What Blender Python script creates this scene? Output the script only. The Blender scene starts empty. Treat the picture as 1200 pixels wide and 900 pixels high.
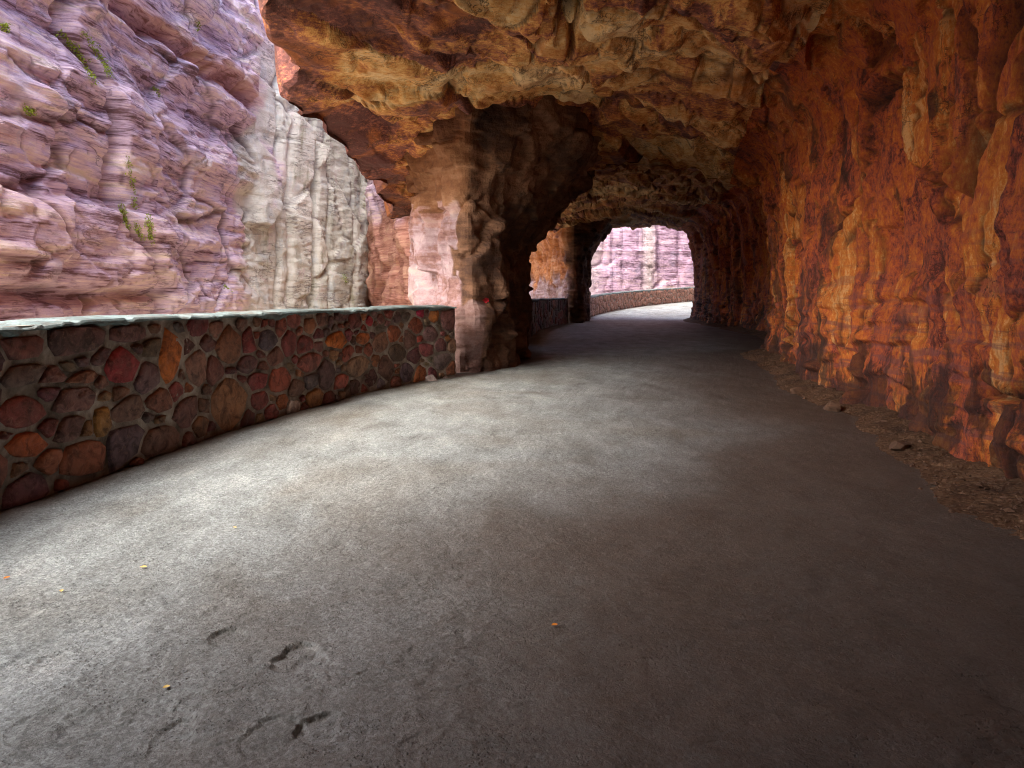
import bpy, math, random
import numpy as np
from mathutils import Vector
from mathutils.bvhtree import BVHTree

random.seed(7)
rng = np.random.default_rng(11)
SC = bpy.context.scene
C = SC.collection

# ------------------------------------------------------------------ camera, sky, sun, exposure
EYE = 1.4            # eye height over the road
F = 900.0            # focal length in pixels of the 1200 px wide photograph
HOR = 345.0          # horizon row
cam_d = bpy.data.cameras.new('camera')
cam = bpy.data.objects.new('camera', cam_d)
C.objects.link(cam)
cam.location = (0, 0, EYE)
cam.rotation_euler = (math.radians(90), 0, 0)
cam_d.sensor_width = 36.0
cam_d.lens = 36.0 * F / 1200.0
cam_d.shift_y = -(450.0 - HOR) / 1200.0
cam_d.clip_start = 0.05
cam_d.clip_end = 3000
SC.camera = cam

SUN_DIR = Vector((-0.40, -0.50, 0.68)).normalized()      # towards the sun
elev = math.asin(SUN_DIR.z)
azim = math.atan2(SUN_DIR.x, SUN_DIR.y)
world = bpy.data.worlds.new('World')
SC.world = world
world.use_nodes = True
wn = world.node_tree
wn.nodes.clear()
sky = wn.nodes.new('ShaderNodeTexSky')
sky.sky_type = 'NISHITA'
sky.sun_disc = False
sky.sun_elevation = elev
sky.sun_rotation = azim
sky.air_density = 1.0
sky.dust_density = 3.0
sky.ozone_density = 1.0
bg = wn.nodes.new('ShaderNodeBackground')
bg.inputs['Strength'].default_value = 0.11
wo = wn.nodes.new('ShaderNodeOutputWorld')
wn.links.new(sky.outputs[0], bg.inputs['Color'])
wn.links.new(bg.outputs[0], wo.inputs['Surface'])

sun_d = bpy.data.lights.new('sun', 'SUN')
sun_d.energy = 1.5
sun_d.angle = math.radians(90)
sun_d.color = (1.0, 0.92, 0.80)
sun = bpy.data.objects.new('sun', sun_d)
C.objects.link(sun)
sun.rotation_euler = SUN_DIR.to_track_quat('Z', 'Y').to_euler()
sun.location = SUN_DIR * 60

SC.view_settings.view_transform = 'Standard'
SC.view_settings.look = 'None'
SC.view_settings.exposure = 3.2
SC.view_settings.gamma = 1.0
SC.view_settings.use_curve_mapping = False
SC.cycles.use_denoising = True
SC.cycles.denoising_prefilter = 'NONE'
SC.cycles.pixel_filter_type = 'BLACKMAN_HARRIS'
SC.cycles.filter_width = 1.1
SC.cycles.max_bounces = 8
SC.cycles.diffuse_bounces = 6
SC.cycles.glossy_bounces = 2
SC.cycles.transmission_bounces = 0
SC.cycles.sample_clamp_indirect = 6.0
SC.cycles.caustics_reflective = False
SC.cycles.caustics_refractive = False


# ------------------------------------------------------------------ noise
def hsh(ix, iy, iz, seed):
    with np.errstate(over='ignore'):
        h = (ix.astype(np.int64).astype(np.uint32) * np.uint32(0x8da6b343)
             ^ iy.astype(np.int64).astype(np.uint32) * np.uint32(0xd8163841)
             ^ iz.astype(np.int64).astype(np.uint32) * np.uint32(0xcb1ab31f)
             ^ np.uint32((seed * 0x9e3779b1) & 0xffffffff))
        h ^= h >> np.uint32(15)
        h *= np.uint32(0x2c1b3c6d)
        h ^= h >> np.uint32(12)
        h *= np.uint32(0x297a2d39)
        h ^= h >> np.uint32(15)
    return h


def rnd(h, k=0):
    with np.errstate(over='ignore'):
        if k:
            h = (h ^ np.uint32(k * 0x68bc21eb & 0xffffffff)) * np.uint32(0x2c1b3c6d)
            h ^= h >> np.uint32(14)
    return (h >> np.uint32(8)).astype(np.float32) / np.float32(1 << 24)


def vnoise(P, seed=0):
    P = np.asarray(P, np.float32)
    i = np.floor(P)
    f = P - i
    u = f * f * f * (f * (f * 6 - 15) + 10)
    ii = i.astype(np.int32)
    out = 0
    for dx in (0, 1):
        wx = u[..., 0] if dx else 1 - u[..., 0]
        for dy in (0, 1):
            wy = u[..., 1] if dy else 1 - u[..., 1]
            for dz in (0, 1):
                wz = u[..., 2] if dz else 1 - u[..., 2]
                out = out + wx * wy * wz * rnd(hsh(ii[..., 0] + dx, ii[..., 1] + dy, ii[..., 2] + dz, seed))
    return out * 2 - 1


def fbm(P, seed=0, octv=4, gain=0.5, lac=2.03):
    P = np.asarray(P, np.float32)
    a, s, tot = 1.0, 0.0, 0.0
    for k in range(octv):
        s = s + a * vnoise(P, seed + 17 * k)
        tot += a
        a *= gain
        P = P * lac + 13.7
    return s / tot


def cells(P, seed=0):
    """3-D jittered cell noise: hashes of the two nearest cells, F2-F1, offsets to both."""
    P = np.asarray(P, np.float32)
    base = np.floor(P).astype(np.int32)
    shp = P.shape[:-1]
    d1 = np.full(shp, 9.0, np.float32)
    d2 = np.full(shp, 9.0, np.float32)
    h1 = np.zeros(shp, np.uint32)
    h2 = np.zeros(shp, np.uint32)
    o1 = [np.zeros(shp, np.float32) for _ in range(3)]
    o2 = [np.zeros(shp, np.float32) for _ in range(3)]
    for dx in (-1, 0, 1):
        for dy in (-1, 0, 1):
            for dz in (-1, 0, 1):
                cx, cy, cz = base[..., 0] + dx, base[..., 1] + dy, base[..., 2] + dz
                h = hsh(cx, cy, cz, seed)
                p = (P[..., 0] - (cx + 0.08 + 0.84 * rnd(h, 1)), P[..., 1] - (cy + 0.08 + 0.84 * rnd(h, 2)), P[..., 2] - (cz + 0.08 + 0.84 * rnd(h, 3)))
                d = p[0] * p[0] + p[1] * p[1] + p[2] * p[2]
                n1 = d < d1
                n2 = (d < d2) & ~n1
                h2 = np.where(n1, h1, np.where(n2, h, h2))
                h1 = np.where(n1, h, h1)
                for k in range(3):
                    o2[k] = np.where(n1, o1[k], np.where(n2, p[k], o2[k]))
                    o1[k] = np.where(n1, p[k], o1[k])
                d2 = np.where(n1, d1, np.where(n2, d, d2))
                d1 = np.where(n1, d, d1)
    return h1, np.sqrt(d2) - np.sqrt(d1), o1, h2, o2


def facet(P, size, seed, amp, tilt, warp=0.25, edge=0.10):
    """Broken rock: every cell is a plane with its own height and tilt, neighbours meet in a narrow chamfer.
    -> displacement, random number of the cell, distance to the cell edge"""
    size = np.array(size, np.float32)
    Q = P / size
    w = 0
    if warp:
        w = np.stack([fbm(P * (2.6 / size.max()) + q, seed + q, 3, 0.6) for q in (31, 57, 83)], -1)
        w = w * warp * 0.6
    h1, e, o1, h2, o2 = cells(Q + w, seed)
    if warp:            # the faces themselves stay flat, only their outlines are ragged
        o1 = [o1[k] - w[..., k] for k in range(3)]
        o2 = [o2[k] - w[..., k] for k in range(3)]

    def plane(h, o):
        return (rnd(h, 4) * 2 - 1) * amp + tilt * ((rnd(h, 5) * 2 - 1) * o[0] + (rnd(h, 6) * 2 - 1) * o[1] + (rnd(h, 7) * 2 - 1) * o[2])
    d1, d2 = plane(h1, o1), plane(h2, o2)
    t = 0.5 * (1 - np.clip(e / edge, 0, 1))
    return d1 + (d2 - d1) * t, rnd(h1, 8), e


def soften(d, r=2):
    for ax in (0, 1):
        for _ in range(r):
            p = np.pad(d, [(1, 1) if k == ax else (0, 0) for k in (0, 1)], 'edge')
            sl = [slice(None), slice(None)]
            a_, b_ = list(sl), list(sl)
            a_[ax], b_[ax] = slice(0, -2), slice(2, None)
            d = 0.25 * p[tuple(a_)] + 0.5 * d + 0.25 * p[tuple(b_)]
    return d


def terrace(x, step, sharp=0.18):
    q = x / step
    i = np.floor(q)
    f = q - i
    r = np.clip((f - (1 - sharp)) / sharp, 0, 1)
    return (i + r * r * (3 - 2 * r)) * step


def smooth(a, b, x):
    t = np.clip((x - a) / (b - a), 0, 1)
    return t * t * (3 - 2 * t)


# ------------------------------------------------------------------ meshes
def link_mesh(name, me, mat=None, parent=None):
    o = bpy.data.objects.new(name, me)
    C.objects.link(o)
    if mat:
        me.materials.append(mat)
    if parent:
        o.parent = parent
    return o


def raw_mesh(name, V, quads, attrs=None, smooth_shade=False):
    V = np.asarray(V, np.float32).reshape(-1, 3)
    quads = np.asarray(quads, np.int32)
    n = quads.shape[1]
    me = bpy.data.meshes.new(name)
    me.vertices.add(len(V))
    me.vertices.foreach_set('co', V.ravel())
    me.loops.add(quads.size)
    me.loops.foreach_set('vertex_index', quads.ravel())
    me.polygons.add(len(quads))
    me.polygons.foreach_set('loop_start', np.arange(len(quads), dtype=np.int32) * n)
    me.polygons.foreach_set('use_smooth', np.full(len(quads), smooth_shade, bool))
    for k, v in (attrs or {}).items():
        a = me.attributes.new(k, 'FLOAT', 'POINT')
        a.data.foreach_set('value', np.asarray(v, np.float32).ravel())
    me.update(calc_edges=True)
    me.validate()
    return me


def grid_quads(nr, nc, flip=False):
    i = np.arange(nr * nc, dtype=np.int32).reshape(nr, nc)
    q = np.stack([i[:-1, :-1], i[:-1, 1:], i[1:, 1:], i[1:, :-1]], -1).reshape(-1, 4)
    return q[:, ::-1] if flip else q


def grid_mesh(name, P, mat, attrs=None, flip=False, smooth_shade=False, parent=None):
    nr, nc = P.shape[:2]
    return link_mesh(name, raw_mesh(name, P, grid_quads(nr, nc, flip), attrs, smooth_shade), mat, parent)


def grid_normals(P):
    a = np.gradient(P, axis=0)
    b = np.gradient(P, axis=1)
    n = np.cross(a, b)
    return n / np.maximum(np.linalg.norm(n, axis=-1, keepdims=True), 1e-9)


def polyline(pts, n):
    pts = np.array(pts, float)
    # Catmull-like smoothing by dense linear sampling + blur
    seg = np.r_[0, np.cumsum(np.linalg.norm(np.diff(pts, axis=0), axis=1))]
    s = np.linspace(0, seg[-1], n)
    return np.stack([np.interp(s, seg, pts[:, k]) for k in range(pts.shape[1])], -1), s


def tag(o, label=None, cat=None, group=None, kind=None):
    if label:
        o['label'] = label
    if cat:
        o['category'] = cat
        o['kind'] = kind or 'thing'
    if group:
        o['group'] = group
    if kind:
        o['kind'] = kind
    return o


def empty(name, loc=(0, 0, 0)):
    o = bpy.data.objects.new(name, None)
    C.objects.link(o)
    o.location = loc
    o.empty_display_size = 0.2
    return o


def at(px, py, d):
    return Vector(((px - 600) / F * d, d, EYE - (py - HOR) / F * d))


# ------------------------------------------------------------------ materials
class NT:
    def __init__(self, name):
        self.m = bpy.data.materials.new(name)
        self.m.use_nodes = True
        self.t = self.m.node_tree
        self.t.nodes.clear()
        self.out = self.t.nodes.new('ShaderNodeOutputMaterial')
        self.b = self.t.nodes.new('ShaderNodeBsdfPrincipled')
        self.t.links.new(self.b.outputs[0], self.out.inputs['Surface'])
        self.geo = self.t.nodes.new('ShaderNodeNewGeometry')
        self.pos = self.geo.outputs['Position']

    def link(self, a, b):
        self.t.links.new(a, b)

    def val(self, sock, v):
        if isinstance(v, bpy.types.NodeSocket):
            self.link(v, sock)
        else:
            sock.default_value = v

    def mapping(self, scale=(1, 1, 1), rot=(0, 0, 0), vec=None):
        n = self.t.nodes.new('ShaderNodeMapping')
        n.inputs['Scale'].default_value = scale
        n.inputs['Rotation'].default_value = rot
        self.link(vec or self.pos, n.inputs['Vector'])
        return n.outputs[0]

    def noise(self, scale, detail=4, rough=0.55, dist=0.0, vec=None, lac=2.0):
        n = self.t.nodes.new('ShaderNodeTexNoise')
        n.inputs['Scale'].default_value = scale
        n.inputs['Detail'].default_value = detail
        n.inputs['Roughness'].default_value = rough
        n.inputs['Lacunarity'].default_value = lac
        n.inputs['Distortion'].default_value = dist
        self.link(vec or self.pos, n.inputs['Vector'])
        return n.outputs['Fac']

    def voronoi(self, scale, feature='F1', vec=None, rand=1.0, out='Distance'):
        n = self.t.nodes.new('ShaderNodeTexVoronoi')
        n.feature = feature
        n.inputs['Scale'].default_value = scale
        n.inputs['Randomness'].default_value = rand
        self.link(vec or self.pos, n.inputs['Vector'])
        return n.outputs[out]

    def attr(self, name):
        n = self.t.nodes.new('ShaderNodeAttribute')
        n.attribute_name = name
        return n.outputs['Fac']

    def math(self, op, a, b=0.0, c=None, clamp=False):
        n = self.t.nodes.new('ShaderNodeMath')
        n.operation = op
        n.use_clamp = clamp
        self.val(n.inputs[0], a)
        self.val(n.inputs[1], b)
        if c is not None:
            self.val(n.inputs[2], c)
        return n.outputs[0]

    def rng(self, v, a, b, c=0.0, d=1.0):
        n = self.t.nodes.new('ShaderNodeMapRange')
        n.clamp = True
        self.val(n.inputs[0], v)
        for k, x in enumerate((a, b, c, d)):
            n.inputs[k + 1].default_value = x
        return n.outputs[0]

    def ramp(self, fac, stops, interp='LINEAR'):
        n = self.t.nodes.new('ShaderNodeValToRGB')
        n.color_ramp.interpolation = interp
        e = n.color_ramp.elements
        while len(e) < len(stops):
            e.new(0.5)
        for k, (p, c) in enumerate(stops):
            e[k].position = p
            e[k].color = (*c, 1)
        self.val(n.inputs[0], fac)
        return n.outputs[0]

    def mix(self, fac, a, b, mode='MIX'):
        n = self.t.nodes.new('ShaderNodeMix')
        n.data_type = 'RGBA'
        n.blend_type = mode
        self.val(n.inputs[0], fac)
        for s, v in ((n.inputs[6], a), (n.inputs[7], b)):
            if isinstance(v, bpy.types.NodeSocket):
                self.link(v, s)
            else:
                s.default_value = (*v, 1)
        return n.outputs[2]

    def bump(self, h, strength, dist, normal=None):
        n = self.t.nodes.new('ShaderNodeBump')
        n.inputs['Strength'].default_value = strength
        n.inputs['Distance'].default_value = dist
        self.link(h, n.inputs['Height'])
        if normal:
            self.link(normal, n.inputs['Normal'])
        return n.outputs[0]

    def done(self, col, rough=0.9, normal=None, spec=0.25):
        self.val(self.b.inputs['Base Color'], col if isinstance(col, bpy.types.NodeSocket) else (*col, 1))
        self.val(self.b.inputs['Roughness'], rough)
        self.b.inputs['Specular IOR Level'].default_value = spec
        if normal:
            self.link(normal, self.b.inputs['Normal'])
        return self.m


def mat_ceiling():
    n = NT('ceiling_rock')
    flow = n.mapping((0.8, 1.3, 3.0), (0, 0, -1.0))
    a = n.noise(1.1, 9, 0.66, 0.25, vec=flow)
    b = n.noise(12.0, 8, 0.80, 0.0, vec=flow)
    cell = n.attr('cell')
    f = n.math('MULTIPLY_ADD', n.math('SUBTRACT', cell, .5), 0.75, n.math('MULTIPLY_ADD', a, 0.75, .12))
    f = n.math('ADD', f, n.math('MULTIPLY', n.math('SUBTRACT', b, 0.5), 1.1))
    col = n.ramp(f, [(0.20, (0.11, 0.040, 0.034)), (0.32, (0.24, 0.085, 0.062)), (0.40, (0.42, 0.15, 0.060)),
                     (0.48, (0.60, 0.27, 0.075)), (0.58, (0.70, 0.40, 0.14)), (0.74, (0.76, 0.54, 0.28))])
    rust = n.rng(n.noise(0.9, 5, 0.6, 1.0), 0.55, 0.66)
    col = n.mix(n.math('MULTIPLY', rust, 0.6), col, (0.42, 0.13, 0.02))
    # long thin dark partings along the bedding
    for kk, (sc_, mp) in enumerate(((1.2, (.7, 1.5, 1)), (2.6, (.6, 1.4, 1)), (1.5, (1.6, .6, 1)))):
        v_ = n.math('ABSOLUTE', n.math('SUBTRACT', n.noise(sc_, 6, 0.66, 0.0, vec=n.mapping(mp, (0, 0, -1.0 + .3 * kk))), 0.5))
        l_ = n.rng(v_, 0.003, 0.011, 1, 0)
        cr_ = l_ if kk == 0 else n.math('MAXIMUM', cr_, l_)
    cr_ = n.math('MULTIPLY', cr_, n.rng(n.noise(1.3, 5, 0.7), 0.46, 0.56))
    col = n.mix(n.math('MULTIPLY', cr_, 0.8), col, (0.05, 0.02, 0.012))
    st = n.noise(2.2, 5, 0.7, 0.4, vec=n.mapping((0.5, 1.6, 6.0), (0, 0, -1.0)))
    col = n.mix(n.rng(st, 0.62, 0.70, 0, 0.5), col, (0.07, 0.025, 0.02))
    col = n.mix(n.math('MULTIPLY', n.attr('crack'), 0.8), col, (0.05, 0.02, 0.015))
    dep = n.attr('inner_shade')
    col = n.mix(n.math('MULTIPLY', dep, 0.65), col, n.mix(b, (0.055, 0.032, 0.020), (0.16, 0.08, 0.035)))  # dark brown mixed in as painted shade deeper in the tunnel
    h = n.math('ADD', n.noise(13, 8, 0.75, vec=flow), n.math('MULTIPLY', n.noise(26, 6, 0.7), 0.3))
    return n.done(col, 0.85, n.bump(h, 0.7, 0.03), 0.3)


def mat_wall():
    n = NT('wall_rock')
    vert = n.mapping((1.6, 1.6, 0.8))
    a = n.noise(1.3, 9, 0.70, 0.15, vec=vert)
    b = n.noise(14.0, 8, 0.80, 0.0, vec=vert)
    cell = n.attr('cell')
    f = n.math('MULTIPLY_ADD', n.math('SUBTRACT', cell, .5), 0.65, n.math('MULTIPLY_ADD', a, 0.70, .14))
    f = n.math('ADD', f, n.math('MULTIPLY', n.math('SUBTRACT', b, 0.5), 1.3))
    col = n.ramp(f, [(0.20, (0.10, 0.026, 0.014)), (0.32, (0.26, 0.055, 0.034)), (0.42, (0.46, 0.095, 0.032)),
                     (0.54, (0.56, 0.135, 0.024)), (0.68, (0.66, 0.215, 0.034)), (0.80, (0.74, 0.36, 0.13))])
    # purple grey bands near the foot of the wall
    band = n.noise(2.2, 5, 0.6, 0.2, vec=n.mapping((0.5, 0.5, 5.5)))
    low = n.rng(n.attr('zed'), 0.9, 2.2, 1, 0)
    col = n.mix(n.math('MULTIPLY', n.rng(band, 0.50, 0.60), n.math('MULTIPLY_ADD', low, 0.6, 0.12)), col, (0.20, 0.065, 0.060))
    stain = n.rng(n.noise(0.55, 8, 0.70, 0.3, vec=vert), 0.54, 0.60)
    col = n.mix(n.math('MULTIPLY', stain, 0.7), col, (0.055, 0.024, 0.016))
    damp = n.math('ADD', n.noise(1.1, 7, 0.66, 0.3, vec=vert), n.rng(n.attr('zed'), 0.1, 1.5, 0.16, -0.05))
    col = n.mix(n.rng(damp, 0.57, 0.63, 0, 0.8), col, (0.035, 0.016, 0.011))
    for kk, (sc_, mp) in enumerate(((1.6, (1.6, 1.6, .5)), (3.4, (1.5, 1.5, .6)), (2.0, (.35, .35, 2.2)))):
        v_ = n.math('ABSOLUTE', n.math('SUBTRACT', n.noise(sc_, 6, 0.66, 0.0, vec=n.mapping(mp, (0, 0, kk))), 0.5))
        l_ = n.rng(v_, 0.003, 0.012, 1, 0)
        cr_ = l_ if kk == 0 else n.math('MAXIMUM', cr_, l_)
    cr_ = n.math('MULTIPLY', cr_, n.rng(n.noise(1.7, 5, 0.7), 0.50, 0.60))
    col = n.mix(n.math('MULTIPLY', cr_, 0.7), col, (0.03, 0.012, 0.010))
    col = n.mix(n.math('MULTIPLY', n.attr('crack'), 0.8), col, (0.035, 0.015, 0.010))
    h = n.math('ADD', n.noise(12, 8, 0.75, vec=n.mapping((1.3, 1.3, 0.8))), n.math('MULTIPLY', n.noise(22, 6, 0.7), 0.35))
    return n.done(col, 0.82, n.bump(h, 1.0, 0.05), 0.3)


def mat_cliff(name, far=False):
    n = NT(name)
    layer = n.mapping((0.16, 0.16, 2.6))
    a = n.noise(1.6, 8, 0.68, 0.35, vec=layer)
    fine = n.noise(7.0, 6, 0.7, 0.2, vec=layer)
    blot = n.noise(0.55, 6, 0.6, 0.6)
    cell = n.attr('cell')
    f = n.math('MULTIPLY_ADD', cell, 0.22, n.math('MULTIPLY', a, 0.78))
    f = n.math('ADD', f, n.math('MULTIPLY', n.math('SUBTRACT', fine, 0.5), 0.8))
    pink = n.ramp(f, [(0.34, (0.17, 0.095, 0.11)), (0.41, (0.46, 0.33, 0.43)), (0.47, (0.63, 0.48, 0.60)),
                      (0.53, (0.70, 0.53, 0.60)), (0.60, (0.82, 0.66, 0.66)), (0.72, (0.78, 0.64, 0.52))])
    pink = n.mix(n.rng(blot, 0.55, 0.7, 0, 0.35), pink, (0.46, 0.28, 0.24))
    pink = n.mix(n.rng(n.noise(0.8, 5, 0.6, 0.8), 0.56, 0.68, 0, 0.5), pink, (0.46, 0.43, 0.55))
    fp = n.math('MULTIPLY_ADD', cell, 0.3, n.math('MULTIPLY', n.noise(1.1, 9, 0.72, 0.2, vec=n.mapping((1, 1, .6))), 0.7))
    pale = n.ramp(fp, [(0.20, (0.20, 0.18, 0.14)), (0.36, (0.48, 0.45, 0.37)), (0.50, (0.66, 0.63, 0.55)),
                      (0.66, (0.76, 0.72, 0.64)), (0.9, (0.80, 0.76, 0.68))])
    streak = n.noise(1.2, 7, 0.7, 0.3, vec=n.mapping((1.3, 1.3, 0.35)))
    pale = n.mix(n.rng(streak, 0.56, 0.66, 0, 0.65), pale, (0.30, 0.28, 0.17))
    pale = n.mix(n.rng(n.noise(0.9, 7, 0.65, 1.0), 0.54, 0.64, 0, 0.5), pale, (0.50, 0.54, 0.55))
    pale = n.mix(n.rng(n.noise(1.6, 7, 0.7, 0.6), 0.56, 0.66, 0, 0.6), pale, (0.62, 0.50, 0.48))
    for kk, (sc_, mp) in enumerate((((1.1), (0.25, 0.25, 1.5)), ((2.4), (0.22, 0.22, 1.6)))):
        v_ = n.math('ABSOLUTE', n.math('SUBTRACT', n.noise(sc_, 5, 0.62, 0.5, vec=n.mapping(mp, (0, 0, kk))), 0.5))
        cr_ = n.rng(v_, 0.002, 0.011, 1, 0) if kk == 0 else n.math('MAXIMUM', cr_, n.rng(v_, 0.002, 0.010, 0.85, 0))
    cr_ = n.math('MULTIPLY', cr_, n.rng(n.noise(0.7, 4, 0.6), 0.42, 0.58))
    col = n.mix(n.attr('zone'), pink, pale)
    col = n.mix(n.math('MAXIMUM', n.math('MULTIPLY', cr_, 0.6), n.math('MULTIPLY', n.attr('crack'), .8)), col, (0.10, 0.055, 0.06))
    rust = n.attr('rust')
    col = n.mix(rust, col, n.ramp(f, [(0.25, (0.16, 0.05, 0.03)), (0.5, (0.42, 0.17, 0.08)), (0.75, (0.58, 0.33, 0.20))]))
    h = n.math('ADD', n.noise(8.0, 9, 0.75, vec=n.mapping((0.5, 0.5, 2.4))), n.math('MULTIPLY', n.noise(14, 5, 0.7), 0.35))
    h = n.math('SUBTRACT', h, n.math('MULTIPLY', cr_, 0.5))
    if far:
        col = n.mix(1.0, col, (.52, .47, .52), 'MULTIPLY')
    return n.done(col, 0.88, n.bump(h, 0.9, 0.05 if not far else 0.2), 0.25)


def mat_pillar():
    n = NT('pillar_rock')
    layer = n.mapping((0.4, 0.4, 3.0))
    a = n.noise(1.5, 9, 0.70, 0.2, vec=layer)
    fine = n.noise(8.0, 8, 0.75, 0.0)
    cell = n.attr('cell')
    f = n.math('MULTIPLY_ADD', cell, 0.35, n.math('MULTIPLY', a, 0.65))
    f = n.math('ADD', f, n.math('MULTIPLY', n.math('SUBTRACT', fine, 0.5), 0.45))
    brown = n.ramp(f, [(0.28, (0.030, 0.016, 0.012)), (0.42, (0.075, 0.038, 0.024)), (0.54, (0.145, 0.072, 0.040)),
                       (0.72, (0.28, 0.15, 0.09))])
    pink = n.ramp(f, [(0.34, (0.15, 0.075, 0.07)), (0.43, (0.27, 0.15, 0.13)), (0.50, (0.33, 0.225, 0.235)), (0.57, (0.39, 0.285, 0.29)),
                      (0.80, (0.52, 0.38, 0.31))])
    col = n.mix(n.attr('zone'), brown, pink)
    col = n.mix(n.attr('rust'), col, n.ramp(f, [(0.25, (0.18, 0.05, 0.02)), (0.5, (0.46, 0.18, 0.06)), (0.78, (0.62, 0.36, 0.20))]))
    h = n.math('ADD', n.noise(10.0, 8, 0.75), n.math('MULTIPLY', n.noise(4, 5, .7, vec=layer), 0.5))
    return n.done(col, 0.88, n.bump(h, 0.8, 0.05), 0.25)


def mat_road():
    n = NT('road_concrete')
    big = n.noise(0.35, 6, 0.6, 0.6)
    mid = n.noise(1.6, 7, 0.65, 0.4, vec=n.mapping((1.6, 0.7, 1)))
    fine = n.noise(38, 5, 0.75)
    col = n.ramp(mid, [(0.30, (0.165, 0.176, 0.168)), (0.44, (0.245, 0.268, 0.262)), (0.56, (0.305, 0.336, 0.332)), (0.72, (0.41, 0.435, 0.425))])
    col = n.mix(n.rng(big, 0.46, 0.64, 0, 0.55), col, (0.185, 0.158, 0.118))
    # exposed aggregate: pits
    pit = n.voronoi(62, 'F1', rand=1.0)
    worn = n.rng(n.noise(0.9, 5, 0.6, 0.5), 0.44, 0.60)
    pits = n.math('MULTIPLY', n.rng(pit, 0.16, 0.30, 1, 0), n.math('MULTIPLY', worn, n.rng(n.noise(9, 3, 0.6), 0.45, 0.6)))
    col = n.mix(n.math('MULTIPLY', pits, 0.65), col, (0.09, 0.075, 0.06))
    col = n.mix(n.rng(fine, 0.50, 0.72, 0, 0.5), col, n.mix(0.5, col, (0.11, 0.095, 0.08)))
    pale = n.rng(n.noise(4.5, 6, 0.7, 0.3, vec=n.mapping((0.6, 2.2, 1))), 0.60, 0.70)
    col = n.mix(n.math('MULTIPLY', pale, 0.5), col, (0.42, 0.42, 0.39))
    for sc_, am in ((55, .24), (110, .38)):
        g_ = n.t.nodes.new('ShaderNodeRGBToBW')
        n.link(n.voronoi(sc_, 'F1', out='Color'), g_.inputs[0])
        gv_ = n.rng(g_.outputs[0], 0.15, 0.85, 1 - am, 1 + am * .7)
        gm_ = n.t.nodes.new('ShaderNodeCombineColor')
        for q_ in range(3):
            n.link(gv_, gm_.inputs[q_])
        col = n.mix(1.0, col, gm_.outputs[0], 'MULTIPLY')
    dirt_shade = n.attr('dirt_shade')
    dirt_shade_col = n.mix(1.0, n.mix(n.noise(5, 8, 0.75), (0.024, 0.014, 0.009), (0.095, 0.053, 0.030)), n.mix(n.noise(60, 4, 0.8), (.5, .5, .5), (1.5, 1.5, 1.5)), 'MULTIPLY')  # brown dirt, its colour deepened to stand for shade as well
    col = n.mix(dirt_shade, col, dirt_shade_col)
    h = n.math('ADD', n.math('MULTIPLY', fine, 0.45), n.math('MULTIPLY', n.noise(14, 7, 0.75), 0.45))
    h = n.math('SUBTRACT', h, n.math('MULTIPLY', pits, 0.7))
    return n.done(col, n.rng(mid, 0.3, 0.7, 0.74, 0.58), n.bump(h, 1.0, 0.022), 0.4)


def mat_dirt():
    n = NT('verge_dirt')
    a = n.noise(2.2, 7, 0.65, 0.4)
    col = n.ramp(a, [(0.28, (0.038, 0.018, 0.010)), (0.5, (0.095, 0.048, 0.024)), (0.72, (0.17, 0.09, 0.048))])
    v = n.voronoi(26, 'F1')
    col = n.mix(n.rng(v, 0.1, 0.35, 0.4, 0), col, (0.26, 0.17, 0.11))
    h = n.math('ADD', n.noise(18, 6, 0.7), n.math('MULTIPLY', v, 0.6))
    return n.done(col, 0.92, n.bump(h, 0.8, 0.03), 0.2)


def mat_stone():
    """one stone of the masonry: its own object colour, veined and speckled"""
    n = NT('masonry_stone')
    info = n.t.nodes.new('ShaderNodeObjectInfo')
    base = info.outputs['Color']
    tc = n.t.nodes.new('ShaderNodeTexCoord').outputs['Object']
    a = n.noise(9, 7, 0.65, 0.8)
    b = n.noise(26, 6, 0.7, 0.4)
    dark = n.mix(1.0, base, (0.30, 0.26, 0.28), 'MULTIPLY')
    light = n.mix(0.30, base, (0.55, 0.36, 0.22))
    col = n.mix(n.rng(a, 0.36, 0.58), dark, base)
    col = n.mix(n.rng(b, 0.54, 0.70, 0, 0.8), col, light)
    grime = n.rng(n.noise(2.6, 6, 0.65, 0.5), 0.48, 0.68, 0, 0.5)
    col = n.mix(grime, col, (0.060, 0.047, 0.038))
    h = n.math('ADD', a, n.math('MULTIPLY', b, 0.6))
    return n.done(col, n.rng(a, 0.3, 0.7, 0.75, 0.5), n.bump(h, 0.8, 0.02), 0.4)


def mat_mortar():
    n = NT('mortar')
    a = n.noise(3.5, 7, 0.65, 0.5)
    col = n.ramp(a, [(0.34, (0.10, 0.08, 0.062)), (0.50, (0.24, 0.20, 0.165)), (0.64, (0.40, 0.365, 0.315))])
    h = n.noise(24, 6, 0.7)
    return n.done(col, 0.92, n.bump(h, 0.8, 0.02), 0.2)


def mat_cement():
    n = NT('coping_cement')
    a = n.noise(2.5, 7, 0.65, 0.6)
    col = n.ramp(a, [(0.3, (0.06, 0.085, 0.085)), (0.5, (0.125, 0.17, 0.17)), (0.75, (0.22, 0.26, 0.26))])
    col = n.mix(n.rng(n.noise(7, 6, 0.7), 0.48, 0.6, 0, 0.7), col, (0.085, 0.08, 0.07))
    col = n.mix(n.rng(n.noise(1.1, 6, 0.7), 0.5, 0.62, 0, .6), col, (0.13, 0.125, 0.11))
    h = n.noise(16, 7, 0.7)
    return n.done(col, 0.9, n.bump(h, 0.7, 0.02), 0.25)


def mat_plain(name, c1, c2, scale=8, rough=0.9, bump=0.01):
    n = NT(name)
    a = n.noise(scale, 6, 0.65, 0.4)
    col = n.ramp(a, [(0.3, c1), (0.7, c2)])
    return n.done(col, rough, n.bump(n.noise(scale * 3, 5, 0.7), 0.6, bump), 0.25)


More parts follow.
